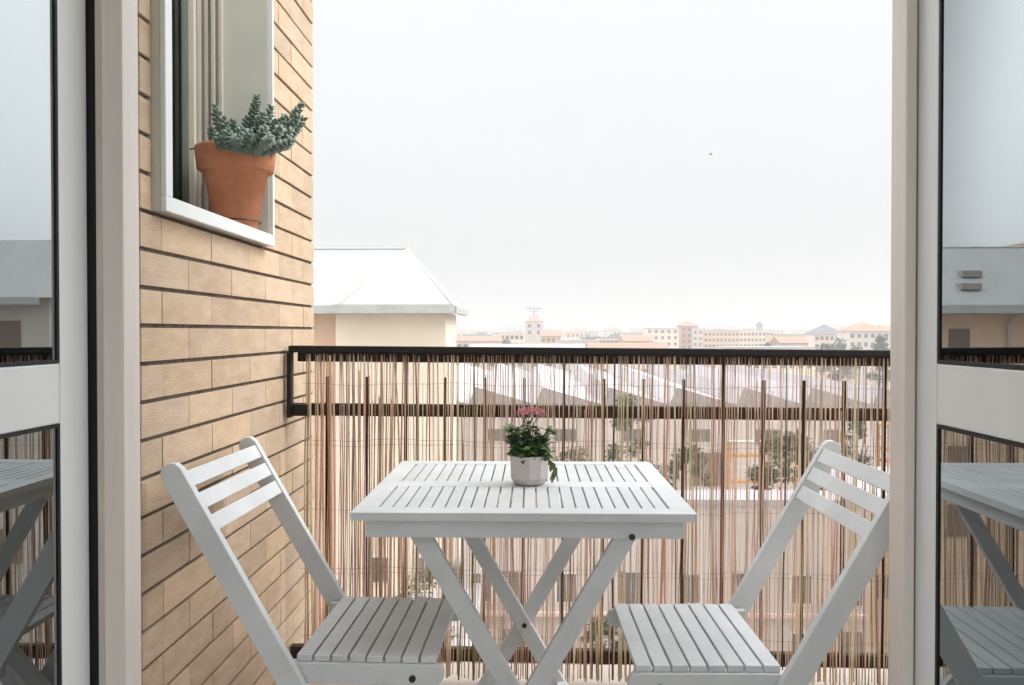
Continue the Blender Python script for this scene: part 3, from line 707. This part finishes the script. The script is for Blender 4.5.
far('long ochre hall with flat roof in the right of the skyline', 770, 812, 335, 420, 'ochre', 'flat', 'roofgrey', 1, 2, 10)
far('pale low house directly above the rail, right of centre', 780, 806, 343, 250, 'whitewall', 'gable', 'rooftile', 1.8, 1, 4, name='town_house')
far('dark slate-roofed building on the right skyline', 812, 842, 334, 330, 'palepink', 'hip', 'roofgrey', 4.0, 2, 6, name='villa')
far('wide pale villa with orange tiled roof at the right end', 846, 886, 331, 300, 'whitewall', 'hip', 'rooftile', 3.0, 3, 6, name='villa')
far('pink block at the right end, half behind the door frame', 882, 905, 330, 340, 'palepink', 'gable', 'rooftile', 2.0, 4, 4)
# more of the town farther out
wl = ['cream', 'whitewall', 'palepink', 'peach', 'ochre']; wn = ['cream', 'white', 'pink', 'peach', 'ochre']
far_labels = [
 (452, 470, 334, 700, 0, 'far cream block just right of the hipped house gutter'), (492, 506, 332, 760, 2, 'far pink block left of the mast tower'),
 (545, 556, 331, 820, 1, 'far white block right of the mast tower'), (584, 598, 331, 900, 4, 'far ochre block right of the small hipped house'),
 (603, 622, 330, 850, 0, 'far cream block above the pink-grey row of flats'), (664, 682, 330, 800, 3, 'far peach block left of the terracotta tower'),
 (712, 726, 328, 900, 1, 'far white block above the peach balconied row'), (741, 753, 328, 880, 2, 'far pink block left of the church tower'),
 (765, 783, 330, 860, 1, 'far white block right of the church tower'), (788, 800, 331, 940, 0, 'far cream block above the long ochre hall'),
 (822, 834, 328, 980, 3, 'far peach block behind the slate roof')]
for p0, p1, yt, Y, ci, lab in far_labels:
    far(lab, p0, p1, yt, Y, wl[ci], 'flat' if ci % 2 else 'hip', 'rooftile' if ci in (0, 3) else 'roofpale', 2.5, 3, 4, wsz=(1.6, 1.6), depth=14)

for i_, (p0, w_, yt, Y, ci, lab) in enumerate((
 (474, 16, 331, 1050, 1, 'faint white block above the green-grey block'), (508, 14, 330, 1100, 3, 'faint peach block above the cream block by the mast tower'),
 (556, 22, 331, 1080, 0, 'faint cream slab right of the mast tower under the low hill'), (574, 13, 329, 1200, 2, 'faint pink block on the low hill'),
 (630, 18, 329, 1120, 4, 'faint ochre slab above the wide white flat roof'), (650, 12, 326, 1150, 1, 'faint white tower above the pale flats'),
 (702, 14, 327, 1100, 0, 'faint cream block just right of the terracotta tower'), (727, 15, 327, 1160, 3, 'faint peach slab above the balconied row'),
 (798, 16, 329, 1100, 1, 'faint white slab left of the slate roof'), (836, 18, 328, 1150, 2, 'faint pink slab between slate roof and orange roof'))):
    far(lab, p0, p0+w_, yt, Y, wl[ci], 'flat' if i_ % 3 else 'hip', 'rooftile' if i_ % 2 else 'roofpale', 2.5, 3, 4, wsz=(1.8, 1.8), depth=14)

# ------------------------------------------------------------------ trees
def tree(name, label, X, Y, zg, h, cr_, seed, lm='leafA', n=2600, cone=False, group='trees beyond the railing', ls=.34):
    rr = random.Random(seed); t = thing(name, label, 'tree', (X, Y, zg), 0, group)
    m = MB(); tips = []
    m.tube([(0, 0, 0), (rr.uniform(-.15, .15), 0, h*.3), (rr.uniform(-.2, .2), 0, h*.62)], [h*.028, h*.02, h*.010], 8)
    for k in range(9):
        a = k*2.4+rr.random(); z0 = h*rr.uniform(.22, .55); q = rr.uniform(.5, 1)*cr_*.75
        tp = Vector((q*math.cos(a), q*math.sin(a), z0+h*rr.uniform(.12, .32))); tips.append(tp)
        m.tube([(0, 0, z0), (tp.x*.5, tp.y*.5, z0+(tp.z-z0)*.4), tp], [h*.011, h*.007, h*.003], 6)
    m.build('trunk', 'bark', t)
    m = MB(); cl = []
    for k in range(34):
        a = rr.uniform(0, 6.28); zz = rr.random(); rm = cr_*((1-zz)*.95+.1 if cone else math.sin(math.pi*(.15+.8*zz))**.7)
        q = rm*math.sqrt(rr.uniform(.1, 1)); cl.append((Vector((q*math.cos(a), q*math.sin(a), h*(.30+.68*zz))), cr_*rr.uniform(.14, .34)))
    for k in range(n):
        c, r_ = cl[rr.randrange(len(cl))]
        v = Vector((rr.gauss(0, 1), rr.gauss(0, 1), rr.gauss(0, .8))).normalized()*r_*rr.uniform(.4, 1.05)
        m.leaf(c+v, (rr.gauss(0, 1), rr.gauss(0, 1), rr.gauss(0, .6)), (rr.gauss(0, 1), rr.gauss(0, 1), 1), ls*rr.uniform(.6, 1.3), ls*.55)
    m.build('crown', lm, t)
    return t
def tpx(px, Y): return (px-HX)/F*Y
roofz = zpx(505, 46)+.35
tree('garden_tree', 'bushy olive-green tree behind the right chair back', tpx(780, 54), 54, GZ, EYE-(436-HY)/F*54-GZ, 3.1, 21, 'leafA', 4200, ls=.42)
tree('garden_tree', 'slim tree with a bare stem right behind the table corner', tpx(690, 56), 56, GZ, EYE-(446-HY)/F*56-GZ, 2.0, 22, 'leafA', 2600)
tree('garden_tree', 'tall thin grey-brown tree left of the table corner', tpx(633, 64), 64, GZ, EYE-(396-HY)/F*64-GZ, 2.9, 23, 'leafA', 3000)
tree('cypress', 'narrow dark conifer beside the orange racks', tpx(853, 78), 78, GZ, EYE-(416-HY)/F*78-GZ, 2.2, 24, 'leafB', 2200, cone=True)
tree('garden_tree', 'round dark tree in front of the orange racks', tpx(832, 66), 66, GZ, EYE-(446-HY)/F*66-GZ, 2.6, 25, 'leafB', 2400)
tree('garden_tree', 'low yellow-green tree under the left chair seat level', tpx(418, 34), 34.5, GZ, EYE-(575-HY)/F*34-GZ, 1.5, 26, 'leafA', 1500, ls=.25)
tree('cypress', 'dark pointed tree in front of the orange-roofed villa', tpx(876, 240), 240, GZ, EYE-(335-HY)/F*240-GZ, 4.5, 27, 'leafB', 1500, cone=True, ls=1.2)
tree('garden_tree', 'wide dark tree beyond the shed, left of the villa', tpx(838, 250), 250, GZ, EYE-(341-HY)/F*250-GZ, 8, 28, 'leafB', 1600, ls=1.2)
tree('garden_tree', 'pale green tree on the skyline beside the pink building', tpx(506, 300), 300, GZ, EYE-(342-HY)/F*300-GZ, 6, 29, 'leafA', 1200, ls=1.3)
for i, (px, Y, yt, lab) in enumerate(((480, 600, 334, 'hazy tree above the low pink building'), (590, 480, 337, 'hazy tree below the far ochre block'), (616, 620, 333, 'hazy tree beside the white flat-roofed block'), (815, 500, 333, 'hazy tree left of the slate-roofed building'), (772, 260, 346, 'dark tree hanging over the depot roof'))):
    tree('distant_tree', lab, tpx(px, Y), Y, GZ, EYE-(yt-HY)/F*Y-GZ, 9, 40+i, 'leafB', 900, ls=1.8)
tree('garden_tree', 'thin olive tree half behind the flower pot on the table', tpx(572, 70), 70, GZ, EYE-(448-HY)/F*70-GZ, 2.4, 31, 'leafA', 2200)
tree('garden_tree', 'small round tree close by the railing under the table', tpx(600, 42), 42, GZ, EYE-(622-HY)/F*42-GZ, 1.4, 32, 'leafB', 1600, ls=.25)
# hedge along the road
m = MB(); rr = random.Random(9)
for k in range(9000):
    x_ = rr.uniform(tpx(545, 65), tpx(830, 65)); z_ = rr.uniform(0, 1.6+.4*math.sin(x_*1.3)+.3*math.sin(x_*3.1))
    m.leaf((x_, 64.4+rr.uniform(-.6, .6), GZ+z_), (rr.gauss(0, 1), rr.gauss(0, 1), rr.gauss(0, 1)), (rr.gauss(0, 1), rr.gauss(0, 1), 1), .35, .2)
tag(m.build('hedge', 'leafA'), 'low green hedge along the road behind the flat-roofed block', 'hedge')

# ------------------------------------------------------------------ orange racks in the yard
def rack(label, x0, x1, Y, z0, z1, rows, cols_):
    t = thing('storage_rack', label, 'rack', ((x0+x1)/2, Y, z0), 0, 'orange storage racks in the yard')
    w_ = (x1-x0)/2; h_ = z1-z0
    for s in (-w_, w_-.18):
        for dy in (-.5, .5):
            m = MB(); m.box(s, s+.18, dy-.08, dy+.08, 0, h_); m.build('post', 'orange', t)
    for r_ in range(rows):
        zz = h_*(r_+1)/rows-.2; m = MB(); m.box(-w_+.181, w_-.181, -.56, .56, zz, zz+.28); m.build('shelf', cols_[r_ % len(cols_)], t)
rack('orange rack standing on stilts behind the bushy olive tree', tpx(727, 84), tpx(763, 84), 84, GZ+.02, zpx(441, 84), 6, ['orange', 'whitewall'])
rack('orange, red and blue rack at the far right by the door frame', tpx(877, 80), tpx(905, 80), 80, GZ+.02, zpx(424, 80), 9, ['redp', 'orange', 'whitewall', 'orange', 'bluep'])
rack('small orange and blue rack behind the right chair back', tpx(797, 74), tpx(818, 74), 74.9, GZ+.16, zpx(468, 74), 4, ['bluep', 'orange'])

# ------------------------------------------------------------------ bird
bX, bY, bZ = tpx(709, 60), 60, EYE+(HY-156)/F*60
b = thing('bird', 'tiny dark bird flying alone in the pale sky', 'bird', (bX, bY, bZ))
m = MB(); m.tube([(-.12, 0, 0), (-.05, 0, .005), (.03, 0, .012), (.07, 0, .02), (.1, 0, .015)], [.006, .03, .038, .022, .004], 8)
m.add([(-.03, .0, .03), (.04, 0, .03), (.03, -.2, .09), (-.02, -.2, .085)], [(0, 1, 2, 3)]); m.add([(-.03, .0, .03), (.04, 0, .03), (.03, .2, .09), (-.02, .2, .085)], [(0, 1, 2, 3)])
m.build('body', 'bird', b)

# ------------------------------------------------------------------ haze
hz = MB(); hz.box(-4200, 4200, -300, 4400, GZ-1, 42)
hm = bpy.data.materials.new('haze_air'); hm.use_nodes = True; t = hm.node_tree; t.nodes.remove(t.nodes['Principled BSDF'])
pv = t.nodes.new('ShaderNodeVolumePrincipled'); pv.inputs['Color'].default_value = (.60, .605, .61, 1); pv.inputs['Density'].default_value = .0013; pv.inputs['Anisotropy'].default_value = .2
t.links.new(pv.outputs[0], t.nodes['Material Output'].inputs['Volume'])
tag(hz.build('haze', hm), kind='stuff')
